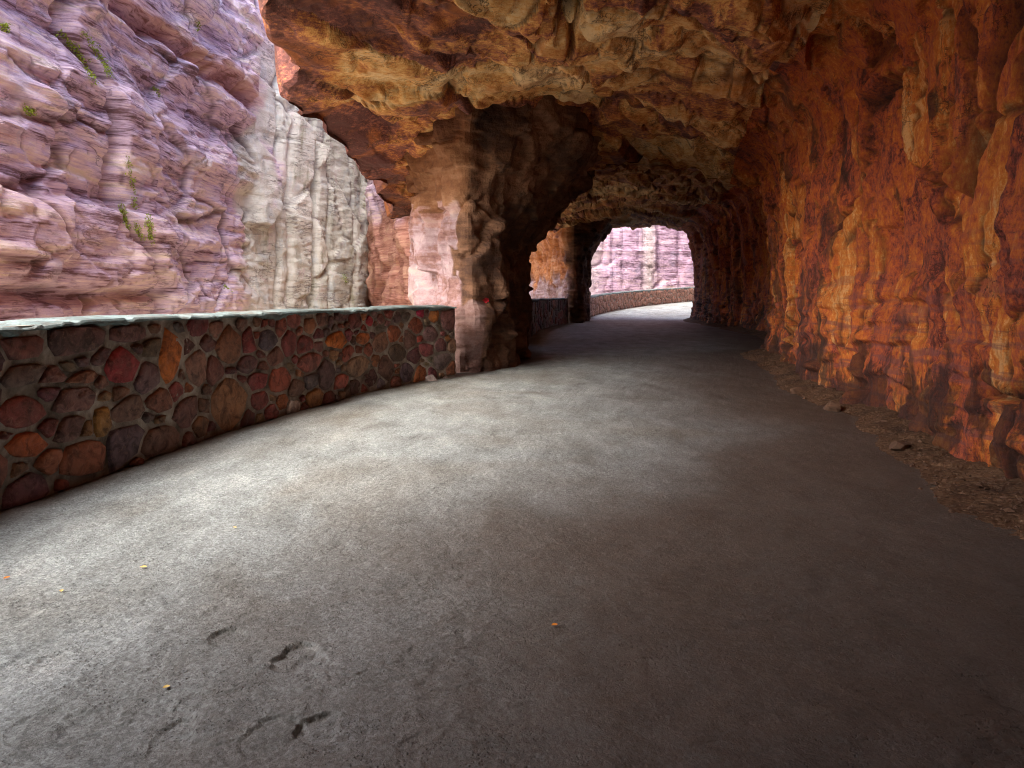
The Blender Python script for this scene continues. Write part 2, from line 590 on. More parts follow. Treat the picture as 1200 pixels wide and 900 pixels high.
M_CEIL, M_WALL, M_PILLAR = mat_ceiling(), mat_wall(), mat_pillar()
M_CLIFF, M_FAR = mat_cliff('cliff_rock'), mat_cliff('far_cliff_rock', True)
M_ROAD, M_DIRT = mat_road(), mat_dirt()
M_STONE, M_MORTAR, M_CEMENT = mat_stone(), mat_mortar(), mat_cement()
M_RUBBLE = mat_plain('rubble_rock', (0.05, 0.025, 0.015), (0.16, 0.085, 0.05), 6, 0.9, 0.02)
M_PALE = mat_plain('pale_slab_rock', (0.22, 0.17, 0.15), (0.48, 0.40, 0.37), 6, 0.9, 0.02)
M_MOSS = mat_plain('moss_green', (0.16, 0.22, 0.02), (0.36, 0.42, 0.05), 12)
M_RED = mat_plain('red_paint', (0.50, 0.02, 0.03), (0.75, 0.05, 0.07), 30, 0.6, 0.003)
M_VALLEY = mat_plain('valley_ground', (0.10, 0.09, 0.05), (0.28, 0.22, 0.17), 0.05)
M_LEAF_O = mat_plain('leaf_orange', (0.55, 0.16, 0.02), (0.75, 0.30, 0.04), 60, 0.6, 0.001)
M_LEAF_Y = mat_plain('leaf_yellow', (0.60, 0.38, 0.08), (0.80, 0.62, 0.25), 60, 0.6, 0.001)

# ------------------------------------------------------------------ plan of the tunnel
LD = np.array([-9, 2, 5, 8, 9.13, 11, 12.35, 13.3, 14.3, 16.2, 18, 24, 30, 36, 38, 42, 45, 50, 60, 70, 80, 95])
LX = np.array([-3.9, -3.6, -3.3, -2.87, -2.55, -2.05, -1.5, -.85, -.35, .45, .65, .75, 1.0, 2.2, 2.8, 4.2, 4.6, 5.2, 9.4, 16, 24, 38])
RD = np.array([-9, 2, 5, 7.2, 8.1, 11.45, 14.5, 17.4, 18.4, 19.4, 22, 26, 30, 42, 45, 50, 60, 70, 80, 95])
RX = np.array([2.6, 3.0, 3.4, 3.92, 4.1, 4.45, 5.05, 5.60, 5.80, 7.5, 8.05, 8.5, 8.8, 9.6, 10.5, 13, 20, 28, 38, 54])
HD = np.array([-9, 5, 8.3, 12, 15, 17, 18.2, 19.2, 21, 25, 30, 36, 40, 42, 44])
HZ = np.array([4.7, 4.75, 4.7, 4.75, 4.8, 4.40, 4.18, 5.1, 5.4, 5.45, 5.45, 5.35, 5.15, 5.1, 5.15])
MD = np.array([-9, 5, 8.35, 9.5, 12, 14.5, 16, 19, 20.5, 22.5, 25, 30, 36, 39, 42, 44])          # lip of the ceiling on the gorge side
MX = np.array([-4.2, -2.6, -2.7, -2.85, -3.35, -3.2, -2.85, -3.05, -3.2, -2.2, -1.2, .0, 1.2, 2.4, 3.4, 3.6])
ZD = np.array([-9, 5, 8.35, 12, 16, 20.5, 24, 30, 42, 44])
ZZ = np.array([4.5, 4.6, 4.55, 4.25, 3.85, 3.45, 4.1, 4.5, 4.6, 4.6])


def road_z(D):
    return 0.038 * np.maximum(D - 50, 0)


# ------------------------------------------------------------------ tunnel lining (ceiling + right wall)
Drow = np.r_[np.linspace(-9, 3.4, 30)[:-1], 1 / np.linspace(1 / 3.4, 1 / 14, 400)[:-1], 1 / np.linspace(1 / 14, 1 / 43.5, 330)]
Lr = np.interp(Drow, LD, LX)
Rr = np.interp(Drow, RD, RX)
Hr = np.interp(Drow, HD, HZ)
Mx = np.interp(Drow, MD, MX)
Mz = np.interp(Drow, ZD, ZZ)
jit = fbm(np.stack([Drow * 0.9, Drow * 0, Drow * 0], -1), 5, 4)
Mx = Mx + jit * 0.35
Mz = Mz + fbm(np.stack([Drow * 0.7, Drow * 0 + 9, Drow * 0], -1), 6, 3) * 0.22

n_out, n_ce, n_wa = 26, 380, 300
nr = len(Drow)
RCOR = 0.75
prof = np.zeros((nr, n_out + n_ce + n_wa, 3))
for k in range(nr):
    D = Drow[k]
    z_top = 11.0
    u = np.linspace(1, 0, n_out, endpoint=False)
    o = np.stack([Mx[k] - 0.3 - 1.2 * u ** 1.0 * 0 + 0.25 * (1 - u), np.full(n_out, D), Mz[k] + 0.2 + (z_top - Mz[k]) * u ** 2.2], -1)
    # ceiling: lip -> dome -> shoulder
    wx = Rr[k] + 0.15
    t = np.linspace(0, 1, n_ce)
    x = Mx[k] + (wx - RCOR - Mx[k]) * t
    rise = smooth(0.0, 0.55, t)
    z = Mz[k] + (Hr[k] - Mz[k]) * rise - 0.25 * smooth(0.72, 1.0, t)
    ce = np.stack([x, np.full(n_ce, D), z], -1)
    zs = z[-1]
    s = np.linspace(0, 1, n_wa + 1)[1:]
    corner = 0.20
    ang = np.clip(s / corner, 0, 1) * math.pi / 2
    xw = wx - RCOR + RCOR * np.sin(ang)
    zw = zs - RCOR * 0.9 * (1 - np.cos(ang))
    low = np.clip((s - corner) / (1 - corner), 0, 1)
    zb = zs - RCOR * 0.9
    zw = zw - low * (zb + 0.35)
    belly = 0.32 * np.sin(np.clip(low, 0, 1) * math.pi) ** 0.8 * smooth(12, 17, D) - 0.15 * low
    xw = xw + belly
    wa = np.stack([xw, np.full(n_wa, D), zw], -1)
    prof[k] = np.concatenate([o, ce, wa])
N = grid_normals(prof)
# normals must point into the tunnel (downwards on the ceiling)
if N[200, n_out + 200, 2] > 0:
    N = -N
P = prof.astype(np.float32)
part = np.zeros(P.shape[:2], np.float32)
part[:, n_out + n_ce:] = 1
kx = np.arange(P.shape[1])
wallness = smooth(n_out + n_ce - 25, n_out + n_ce + 60, kx)[None, :] * np.ones((nr, 1))

# ceiling displacement: terraces of peeled bedding, broken facets
ca, sa = math.cos(1.0), math.sin(1.0)
U = np.stack([P[..., 0] * ca + P[..., 1] * sa, -P[..., 0] * sa + P[..., 1] * ca, P[..., 2]], -1)
fz = np.array([1, 1, 0.0])
rough = 0.5 * fbm(P * 1.7, 30, 5, 0.6)
g0, c1, e1 = facet(U * fz, (3.0, 1.8, 9.0), 31, 0.15, 0.34, 0.08, 0.16)
big = g0
ter = terrace(g0 + 0.035 * rough + 3.0, 0.15, 0.3) - 3.0
f2, c2, e2 = facet(U * fz, (1.2, 0.7, 9.0), 32, 0.04, 0.12, 0.10, 0.18)
ter2 = terrace(f2 * 0.9 + 0.010 * rough + 2, 0.05, 0.35) - 2
f3, c3, e3 = facet(U * fz, (0.36, 0.22, 9.0), 33, 0.018, 0.06, 0.12, 0.22)
f7, c7, e7 = facet(P, (0.13, 0.13, 0.13), 34, 0.005, 0.014, 0.2, 0.2)
near = smooth(24, 12, P[..., 1])
d_ce = ter + ter2 + 0.5 * f2 + f3 + f7 * near + 0.006 * fbm(P * 8, 35, 3)
d_ce -= 0.16 * np.clip(1 - e1 / 0.03, 0, 1) * (c1 > 0.5) + 0.06 * np.clip(1 - e2 / 0.04, 0, 1) * (c2 > 0.6)
crk_c = np.maximum(np.clip(1 - e1 / 0.035, 0, 1) * (c1 > .5), np.clip(1 - e2 / .05, 0, 1) * (c2 > .55))
f4, c4, e4 = facet(P, (1.2, 1.2, 3.4), 41, 0.12, 0.20, 0.05, 0.035)
f5, c5, e5 = facet(P, (0.34, 0.34, 1.2), 42, 0.045, 0.12, 0.06, 0.06)
f6, c6, e6 = facet(P, (0.13, 0.13, 0.40), 43, 0.022, 0.07, 0.06, 0.10)
f8, c8, e8 = facet(P, (0.055, 0.055, 0.10), 47, 0.005, 0.014, 0.2, 0.2)
fb, cb, eb = facet(P, (0.75, 0.75, 0.22), 44, 0.045, 0.06, 0.08, 0.10)
lowz = smooth(2.0, 1.2, P[..., 2] + 0.3 * rough)
d_wa = f4 * (1 - 0.45 * lowz) + (f5 + f6) * (1 - 0.5 * lowz) + f8 * near + fb * lowz + 0.10 * fbm(P * 0.35, 45, 3) + 0.006 * fbm(P * 9, 46, 3)
d_wa -= 0.22 * np.clip(1 - e4 / 0.035, 0, 1) * (c4 > 0.35) + 0.08 * np.clip(1 - e5 / 0.07, 0, 1) * (c5 > 0.45) + .03 * np.clip(1 - e6 / .1, 0, 1) * (c6 > .6)
crk_w = np.maximum(np.clip(1 - e4 / 0.045, 0, 1) * (c4 > .35), np.clip(1 - e5 / .08, 0, 1) * (c5 > .5))
eD = np.interp(P[..., 0], [-3.4, -2.2, -.8, .6, 1.3, 1.9, 3.1, 4.2], [11.0, 11.6, 12.7, 13.4, 12.2, 10.9, 10.7, 9.4]) + 0.5 * facet(P * fz, (1.1, 1.1, 9), 36, 1, .6, .1, .2)[0]
d_ce += 0.08 - 0.20 * smooth(-.22, .22, P[..., 1] - eD)
eX = 0.75 + 0.10 * fbm(P * 0.8, 37, 3)
d_ce -= 0.30 * np.exp(-((P[..., 0] - eX) / .03) ** 2) * smooth(10.9, 10.4, P[..., 1])
d = d_ce * (1 - wallness) + d_wa * wallness
d *= smooth(n_out - 10, n_out + 70, kx)[None, :] * 0.7 + 0.3
Q = P + N * soften(d, 1)[..., None]
cell = (0.42 * c1 + 0.36 * c2 + 0.22 * c3) * (1 - wallness) + (0.25 * c4 + 0.45 * c5 + 0.30 * c6) * wallness
rim_k = smooth(n_out + 46, n_out + 8, kx)[None, :] * np.ones((nr, 1))
cell = cell * (1 - 0.75 * rim_k)
inner_shade = 0.35 * smooth(14.5, 18.5, P[..., 1])  # weight of the shade painted into the ceiling from the arch inwards
zed = P[..., 2]
a = dict(cell=cell, inner_shade=inner_shade, zed=zed, crack=crk_c * (1 - wallness) + crk_w * wallness)
cut = n_out + n_ce - 1


def sub(A, i, j):
    return {k: v[:, i:j] for k, v in A.items()}


def strip(name, i, j, mat):
    return grid_mesh(name, Q[:, i:j], mat, sub(a, i, j))


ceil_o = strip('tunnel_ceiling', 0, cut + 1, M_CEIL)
tag(ceil_o, 'orange and purple rock ceiling of the tunnel', kind='structure')
wall_o = strip('tunnel_wall', cut, n_out + n_ce + n_wa, M_WALL)
tag(wall_o, 'rust orange rock wall along the right of the road', kind='structure')


# ------------------------------------------------------------------ upright rock masses (plan path x height)
def upright(name, path, z0, z1, ns, nz, mat, disp, attrs, offset=None, zpow=1.0, flip=False, uneven=None):
    xy, s = polyline(path, 2000)
    # soften corners a little
    k = 35
    pad = np.pad(xy, ((k, k), (0, 0)), 'edge')
    ker = np.ones(2 * k + 1) / (2 * k + 1)
    xy = np.stack([np.convolve(pad[:, i], ker, 'valid') for i in (0, 1)], -1)
    dist = np.maximum(xy[:, 1], 4)
    w = np.r_[0, np.cumsum(np.linalg.norm(np.diff(xy, axis=0), axis=1) / dist[:-1])]     # finer where it is nearer
    ww = np.linspace(0, w[-1], ns)
    x = np.interp(ww, w, xy[:, 0])
    y = np.interp(ww, w, xy[:, 1])
    z = z0 + (z1 - z0) * np.linspace(0, 1, nz) ** zpow
    P = np.zeros((nz, ns, 3), np.float32)
    P[..., 0], P[..., 1], P[..., 2] = x[None], y[None], z[:, None]
    N = grid_normals(P)
    if flip:
        N = -N
    if offset is not None:
        P = (P + N * offset(P)[..., None]).astype(np.float32)
        N2 = grid_normals(P)
        N = -N2 if flip else N2
    d, cell = disp(P)
    d = soften(d, 1)
    Q = P + N * d[..., None]
    A = dict(cell=cell)
    A.update(attrs(P))
    o = grid_mesh(name, Q, mat, A, flip=flip)
    return o, Q


def disp_pillar(P):
    f1, c1, e1 = facet(P, (1.0, 1.0, 1.5), 51, 0.13, 0.22, 0.08, 0.05)
    f2, c2, e2 = facet(P, (0.42, 0.42, 0.75), 52, 0.06, 0.15, 0.08, 0.08)
    f3, c3, e3 = facet(P, (0.17, 0.17, 0.24), 53, 0.02, 0.06, 0.08, 0.15)
    d = f1 + f2 + f3 + 0.005 * fbm(P * 8, 54, 3)
    d -= 0.14 * np.clip(1 - e1 / 0.06, 0, 1) * (c1 > 0.4)
    return d, 0.5 * c1 + 0.35 * c2 + 0.15 * c3


# pillar 1: the window jamb in the middle of the picture
PIL1 = [(-2.0, 25.5), (-2.4, 22.5), (-2.4, 18.6), (-2.1, 17.4), (-1.75, 15.4), (-.95, 13.75), (-.45, 14.1), (.05, 15.9), (.28, 17.6), (.30, 19.5), (.1, 21.6), (-.8, 22.6), (-1.6, 24.0)]


def off1(P):
    z = P[..., 2]
    x, y = P[..., 0], P[..., 1]
    inner_side = smooth(-.6, .1, x)
    o = 0.60 * smooth(2.2, 3.4, z) * inner_side + 1.1 * smooth(3.0, 4.7, z) * inner_side
    o += 0.9 * smooth(3.2, 4.8, z) * (1 - inner_side) * 0.5
    o += 0.20 * smooth(1.3, 1.0, z) * smooth(15.5, 14.0, y)
    return o


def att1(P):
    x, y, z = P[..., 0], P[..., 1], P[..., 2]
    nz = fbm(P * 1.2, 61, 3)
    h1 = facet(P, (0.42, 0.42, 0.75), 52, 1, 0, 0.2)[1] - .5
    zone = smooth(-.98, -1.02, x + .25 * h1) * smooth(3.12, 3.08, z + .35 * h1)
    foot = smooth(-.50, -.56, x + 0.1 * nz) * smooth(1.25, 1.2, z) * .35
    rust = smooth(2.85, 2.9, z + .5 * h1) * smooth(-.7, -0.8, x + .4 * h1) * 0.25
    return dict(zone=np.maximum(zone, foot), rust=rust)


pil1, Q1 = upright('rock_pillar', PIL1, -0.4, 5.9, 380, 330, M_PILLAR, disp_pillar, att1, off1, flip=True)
tag(pil1, 'broad broken rock pillar with a pink outer face where the near stone wall ends', 'rock pillar', 'rock pillars between the tunnel windows')

# pillar 2: slim dark jamb of the far portal
PIL2 = [(-2, 58), (1.0, 50), (1.75, 44.0), (2.45, 39.2), (2.8, 37.4), (3.3, 37.6), (3.75, 39.2), (4.2, 42.0), (4.3, 45), (3.2, 47)]


def off2(P):
    z, x, y = P[..., 2], P[..., 0], P[..., 1]
    i = smooth(3.2, 3.8, x)
    return 1.3 * smooth(2.8, 5.4, z) ** 1.5 * i + 0.5 * smooth(3.2, 4.8, z) * (1 - i)


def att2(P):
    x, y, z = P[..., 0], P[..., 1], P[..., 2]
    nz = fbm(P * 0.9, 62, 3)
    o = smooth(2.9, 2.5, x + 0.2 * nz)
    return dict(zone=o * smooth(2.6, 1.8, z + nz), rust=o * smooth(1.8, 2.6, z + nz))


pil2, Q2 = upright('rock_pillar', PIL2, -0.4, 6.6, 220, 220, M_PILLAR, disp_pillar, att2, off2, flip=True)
tag(pil2, 'slim dark rock pillar beside the bright far opening', 'rock pillar', 'rock pillars between the tunnel windows')

# the mass of rock behind the camera on the gorge side, and the closed end of the tunnel
PIL0 = [(-4.6, -1.0), (-4.7, .8), (-4.0, 1.6), (-3.4, 1.0), (-3.5, -1), (-3.7, -9)]
pil0, _ = upright('tunnel_wall', PIL0, -0.4, 5.6, 60, 50, M_PILLAR, disp_pillar, lambda P: dict(zone=P[..., 0] * 0, rust=P[..., 0] * 0))
tag(pil0, 'brown rock wall on the gorge side behind the viewer', kind='structure')
back, _ = upright('tunnel_wall', [(4.5, -8.6), (-5.5, -8.6)], -0.4, 6.2, 60, 50, M_PILLAR, disp_pillar, lambda P: dict(zone=P[..., 0] * 0, rust=P[..., 0] * 0), flip=True)
tag(back, 'brown rock closing the tunnel behind the viewer', kind='structure')


# ------------------------------------------------------------------ outer cliffs
CRACK = np.array([(15.4, 7.6), (15.6, 6.7), (16.6, 6.2), (17.2, 5.4), (17.3, 4.2), (18.0, 2.9), (19.4, 1.6), (19.8, .6)])


CRK = {}


def disp_cliff(P):
    x, y, z = P[..., 0], P[..., 1], P[..., 2]
    warp = fbm(P * np.array([.12, .12, .2]), 71, 2)
    zz = z + 0.35 * warp
    W = np.stack([x, y, zz], -1)
    pale = smooth(26.3, 26.8, y + 0.4 * warp)
    f1, c1, e1 = facet(W, (3.0, 3.0, 1.9), 73, 0.11, 0.20, 0.08, 0.035)
    f2, c2, e2 = facet(W, (1.6, 1.6, 0.55), 74, 0.05, 0.14, 0.08, 0.06)
    f3, c3, e3 = facet(W, (0.7, 0.7, 0.18), 75, 0.024, 0.06, 0.10, 0.10)
    f4, c4, e4 = facet(W, (0.28, 0.28, 0.09), 70, 0.008, 0.02, 0.2, 0.15)
    g1, k1, m1 = facet(np.stack([x, y, z], -1), (2.6, 2.6, 3.0), 72, 0.14, 0.32, 0.08, 0.03)
    bed = terrace(f1 + 0.5 * fbm(W * np.array([.1, .1, .9]), 71, 4) + 2, 0.12, 0.25) - 2
    d = (bed + f2) * (1 - pale) + f3 * (1 - .4 * pale) + f4 + pale * (g1 + .5 * f2)
    d -= (0.22 * np.clip(1 - e1 / 0.03, 0, 1) * (c1 > 0.25) + .10 * np.clip(1 - e2 / .04, 0, 1) * (c2 > .6)) * (1 - pale)
    d -= pale * 0.22 * np.clip(1 - m1 / .03, 0, 1) * (k1 > .4)
    CRK['v'] = (np.maximum(np.clip(1 - e1 / .035, 0, 1) * (c1 > .25), np.clip(1 - e2 / .05, 0, 1) * (c2 > .5) * .8) * (1 - pale) + pale * np.clip(1 - m1 / .04, 0, 1) * (k1 > .3))
    # overhanging upper beds over z = 8.1, with a dark undercut
    zw = z + 0.18 * fbm(P * 0.8, 77, 3)
    d += 0.36 * smooth(8.15, 8.3, zw) * (1 - pale) - 0.45 * np.exp(-((zw - 7.98) / .16) ** 2) * (1 - pale)
    # block standing proud between z 1.5 and 3.3
    m = smooth(20.2, 19.0, y + 0.5 * fbm(P * 0.9, 78, 2))
    d += 0.28 * m * smooth(3.35, 3.22, zw) * smooth(1.45, 1.6, zw) - 0.3 * m * np.exp(-((zw - 1.38) / .12) ** 2)
    # long crack
    cy = np.interp(z, CRACK[::-1, 1], CRACK[::-1, 0]) + 0.25 * fbm(P * 1.1, 79, 3)
    q = (y - cy)
    d += (0.28 * smooth(-.02, .06, q) * smooth(3.5, 1.0, q) - 0.40 * np.exp(-(q / .10) ** 2)) * smooth(8.3, 7.9, z)
    for g, wd, dp in ((28.3, .10, .4), (29.1, .14, .25), (30.6, .12, .8), (31.6, .07, .3), (33.2, .06, .2), (24.9, .05, .25), (22.2, .05, .25)):
        gy = g + 0.16 * fbm(np.stack([x * 0, x * 0 + g, z * .7], -1), 80, 3) + 0.015 * (z - 4)
        d -= dp * np.exp(-((y - gy) / wd) ** 2)
    return d, (0.4 * c1 + 0.35 * c2 + 0.25 * c3) * (1 - pale) + pale * (.7 * k1 + .3 * c3)


def att_cliff(P):
    x, y, z = P[..., 0], P[..., 1], P[..., 2]
    nz = fbm(P * 0.35, 81, 4)
    zone = smooth(26.2, 27.2, y + 3.0 * nz + 0.8 * fbm(P * 1.5, 82, 4))
    low = smooth(20, 18.5, y + nz) * smooth(3.5, 3.1, z + 0.3 * nz) * 0.25
    over = np.exp(-((z + 0.2 * nz - 8.25) / .35) ** 2) * (1 - zone) * 0.6
    return dict(zone=zone * smooth(11.5, 8.5, z + 2 * nz), rust=np.clip(low + over, 0, 1), crack=CRK['v'])


CLIFF = [(-14, 7), (-9.6, 9.5), (-9.0, 13), (-9.0, 20), (-9.0, 26.5), (-8.3, 29.5), (-6.55, 33.8), (-6.5, 36.5), (-8.5, 41), (-12, 50)]
cl1, QC = upright('gorge_cliff', CLIFF, -3.0, 24.0, 680, 480, M_CLIFF, disp_cliff, att_cliff, zpow=1.35, flip=True)
tag(cl1, 'lilac layered cliff across the gorge, grey green at its right', kind='structure')


def disp_plain(P):
    x, y, z = P[..., 0], P[..., 1], P[..., 2]
    lay = fbm(np.stack([x * .05, y * .05, z * .9], -1), 90, 5, 0.62)
    f1, c1, e1 = facet(P, (1.8, 1.8, 1.9), 91, 0.16, 0.35, 0.2, 0.07)
    f2, c2, e2 = facet(P, (.7, .7, .5), 92, 0.06, 0.10, 0.2, 0.1)
    d = (terrace(lay * .25 + 2, .1, .3) - 2) + f1 + f2 - 0.12 * np.clip(1 - e1 / .05, 0, 1)
    return d, 0.5 * c1 + 0.5 * c2


# rust coloured recess seen over the end of the near stone wall
cl2, _ = upright('gorge_cliff', [(-13, 46), (-7.2, 37), (-5.2, 30.5), (-3.35, 25.5), (-2.2, 24.2)], -3, 22, 200, 260, M_CLIFF, disp_plain,
                 lambda P: dict(zone=P[..., 0] * 0, rust=smooth(5.2, 4.2, P[..., 2] + 1.0 * fbm(P * .6, 93, 3)) * 0.85), zpow=1.3)
tag(cl2, 'rust coloured cliff recess beyond the first window', kind='structure')


def disp_far(P):
    x, y, z = P[..., 0], P[..., 1], P[..., 2]
    lay = fbm(np.stack([x * .02, y * .02, z * .8], -1), 95, 5, 0.62)
    f1, c1, e1 = facet(P, (3.6, 3.6, 5.0), 96, 0.22, 0.25, 0.10, 0.05)
    f2, c2, e2 = facet(P, (1.2, 1.2, .7), 97, 0.06, 0.10, 0.2)
    d = (terrace(lay * .3 + 2, .15, .3) - 2) + f1 + f2 - 0.5 * np.clip(1 - e1 / .05, 0, 1) * (c1 > .45)
    for gx, wd in ((14.9, .28), (16.7, .24), (11.4, .12), (12.5, .12), (19.1, .2)):
        d -= 0.35 * np.exp(-((x - gx - .15 * fbm(np.stack([z * .3, z * 0, z * 0], -1), 98, 2)) / wd) ** 2)
    return d, 0.6 * c1 + 0.4 * c2


fc, _ = upright('far_cliff', [(-8, 75), (4, 85), (24, 88), (60, 80), (85, 60)], -4, 45, 620, 300, M_FAR, disp_far,
                lambda P: dict(zone=np.exp(-((P[..., 0] - 15.5) / .7) ** 2) * .8 + smooth(10.5, 9.0, P[..., 0]) * .5,
                               rust=P[..., 0] * 0), zpow=1.4, flip=True)
tag(fc, 'pink layered cliff framed by the far opening', kind='structure')
c3_, _ = upright('gorge_cliff', [(-14, 72), (-0.5, 56), (2.0, 48), (3.0, 44.5)], -3, 12, 160, 200, M_CLIFF, disp_plain,
                 lambda P: dict(zone=P[..., 0] * 0, rust=P[..., 0] * 0 + .5), zpow=1.3)
tag(c3_, 'rust and pink cliff outside the second window', kind='structure')
pc, _ = upright('gorge_cliff', [(3.4, 43.3), (9.6, 43.3), (15, 49.5)], 5.6, 20, 80, 120, M_CLIFF, disp_plain,  # unseen cliff, added to keep sun off the far road
                lambda P: dict(zone=P[..., 0] * 0, rust=P[..., 0] * 0 + .3), zpow=1.3)
tag(pc, 'unseen cliff added over the far opening to shade the road', kind='structure')
rc, _ = upright('road_cliff', [(10.6, 43.8), (11.8, 46), (14, 50), (21, 60), (29, 70), (39, 80), (52, 90)], -0.5, 34, 160, 120, M_CLIFF, disp_plain,
                lambda P: dict(zone=P[..., 0] * 0, rust=P[..., 0] * 0 + .3), zpow=1.3)
tag(rc, 'pink cliff face along the road past the far opening', kind='structure')

# valley floor far below the ledge and the slope across it
gx = np.linspace(-1, 1, 90)
gx = np.sign(gx) * np.abs(gx) ** 2.2 * 900
GX, GY = np.meshgrid(gx, gx)
GZ = -30 + 4 * fbm(np.stack([GX * .02, GY * .02, GX * 0], -1), 101, 4) + 38 * smooth(-60, -330, GX) * (0.8 + 0.4 * fbm(np.stack([GX * .006, GY * .006, GX * 0], -1), 102, 4))
gv = grid_mesh('valley_ground', np.stack([GX, GY, GZ], -1), M_VALLEY, smooth_shade=True)
tag(gv, 'dry valley ground far below the ledge road', kind='structure')

# ------------------------------------------------------------------ road
HOLES = [(345, 770, .085, .028, .55), (265, 747, .07, .022, .45), (372, 852, .075, .024, .5), (318, 862, .09, .016, .6),
         (205, 858, .075, .014, .5), (60, 772, .06, .010, .5), (110, 845, .08, .010, .5), (40, 705, .10, .012, .4), (20, 672, .10, .012, .3),
         (190, 690, .07, .010, .4), (270, 670, .09, .008, .3), (360, 778, .07, .010, .5), (395, 640, .08, .010, .3), (120, 738, .06, .009, .5),
         (40, 845, .07, .012, .5), (90, 842, .05, .010, .5), (225, 825, .06, .009, .5), (310, 700, .07, .008, .3)]
Dr = np.r_[np.linspace(-9, 2.1, 30)[:-1], 1 / np.linspace(1 / 2.1, 1 / 3.7, 330)[:-1], 1 / np.linspace(1 / 3.7, 1 / 95, 230)]
tq = np.linspace(0, 1, 2000)
td = np.cumsum(1 + 2.6 * smooth(.16, .22, tq) * smooth(.56, .48, tq))
tc = np.interp(np.linspace(td[0], td[-1], 560), td, tq)
lx = np.interp(Dr, LD, LX) - 0.45
rx = np.interp(Dr, RD, RX) + 0.35
PX = lx[:, None] + (rx - lx)[:, None] * tc[None]
PY = np.repeat(Dr[:, None], len(tc), 1)
PZ = road_z(PY)
P3 = np.stack([PX, PY, PX * 0], -1)
PZ = PZ + 0.008 * fbm(P3 * 0.6, 111, 4) + 0.007 * fbm(P3 * np.array([3.5, 3.5, 1]), 112, 4) + 0.0028 * fbm(P3 * 16, 113, 3)
fl = terrace(fbm(P3 * np.array([1.6, 2.4, 1]), 114, 5, .6) * .05 + 1, .012, .12) - 1
PZ = PZ + fl * 0.38
chip = fbm(P3 * np.array([15, 15, 1]), 117, 4, .6)
PZ = PZ - 0.0024 * smooth(.23, .28, chip) * smooth(6, 4, PY) * smooth(-.1, .2, fbm(P3 * .8, 118, 2))
dirt_shade = 0.08 * smooth(.2, .26, chip) * smooth(6, 4, PY)
for (hx, hy, rad, dep, asp) in HOLES:
    Dh = EYE * F / (hy - HOR)
    cx = (hx - 600) / F * Dh
    q = np.sqrt(((PX - cx) / rad) ** 2 + ((PY - Dh) / (rad * (1 + asp))) ** 2) + 0.40 * fbm(P3 * 12 + hx, 115, 4)
    PZ = PZ - 0.7 * dep * smooth(1.0, 0.84, q) * (0.6 + 0.4 * smooth(Dh - rad, Dh + rad, PY))
    dirt_shade = np.maximum(dirt_shade, min(.22, dep * 8) * smooth(1.1, 0.7, q))
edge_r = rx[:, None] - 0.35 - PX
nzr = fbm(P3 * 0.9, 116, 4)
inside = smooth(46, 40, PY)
dirt_shade = np.maximum(dirt_shade, inside * 0.9 * smooth(4.1, 0.7, edge_r - 1.9 * smooth(9, 2, PY) + 0.6 * nzr))  # dirt along the right, widened near the viewer to paint in shade
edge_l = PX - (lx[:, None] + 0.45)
dirt_shade = np.maximum(dirt_shade, 0.75 * smooth(0.28, 0.03, edge_l + 0.16 * nzr))
dirt_shade = np.maximum(dirt_shade, inside * 0.5 * smooth(17, 24, PY + 2 * nzr))  # road colour darkens deeper into the tunnel
road = grid_mesh('road', np.stack([PX, PY, PZ], -1), M_ROAD, dict(dirt_shade=dirt_shade), smooth_shade=True)
tag(road, 'worn grey concrete road through the tunnel', kind='structure')


def road_height(x, y):
    j = int(np.argmin(np.abs(Dr - y)))
    i = int(np.argmin(np.abs(tc - (x - lx[j]) / (rx[j] - lx[j]))))
    return float(PZ[j, i])


# earth verge along the right wall
Dv = np.r_[np.linspace(-6, 3.4, 20)[:-1], 1 / np.linspace(1 / 3.4, 1 / 43, 320)]
tv = np.linspace(0, 1, 110)
vr = np.interp(Dv, RD, RX) + 0.5
vw = 1.25 - 0.30 * smooth(4, 12, Dv) + 0.25 * fbm(np.stack([Dv * .8, Dv * 0, Dv * 0], -1), 120, 3)
VX = vr[:, None] - vw[:, None] * (1 - tv[None])
VY = np.repeat(Dv[:, None], len(tv), 1)
V3 = np.stack([VX, VY, VX * 0], -1)
g1, _, _ = facet(V3, (.34, .34, 1), 121, .008, .014, .3)
g2, _, _ = facet(V3, (.12, .12, 1), 122, .006, .012, .3)
VZ = -0.03 + 0.20 * tv[None] ** 0.9 + (g1 + g2 + 0.05 * fbm(V3 * 1.4, 123, 3)) * smooth(0.02, .35, tv)[None]
verge = grid_mesh('dirt_verge', np.stack([VX, VY, VZ], -1), M_DIRT)
tag(verge, 'brown stony earth verge at the foot of the right wall', kind='structure')


# ------------------------------------------------------------------ masonry walls
def clip_poly(poly, a, b, c):
    """keep a*x + b*y <= c"""
    out = []
    for k in range(len(poly)):
        p, q = poly[k], poly[(k + 1) % len(poly)]
        dp, dq = a * p[0] + b * p[1] - c, a * q[0] + b * q[1] - c
        if dp <= 0:
            out.append(p)
        if (dp < 0 < dq) or (dq < 0 < dp):
            t = dp / (dp - dq)
            out.append((p[0] + t * (q[0] - p[0]), p[1] + t * (q[1] - p[1])))
    return out


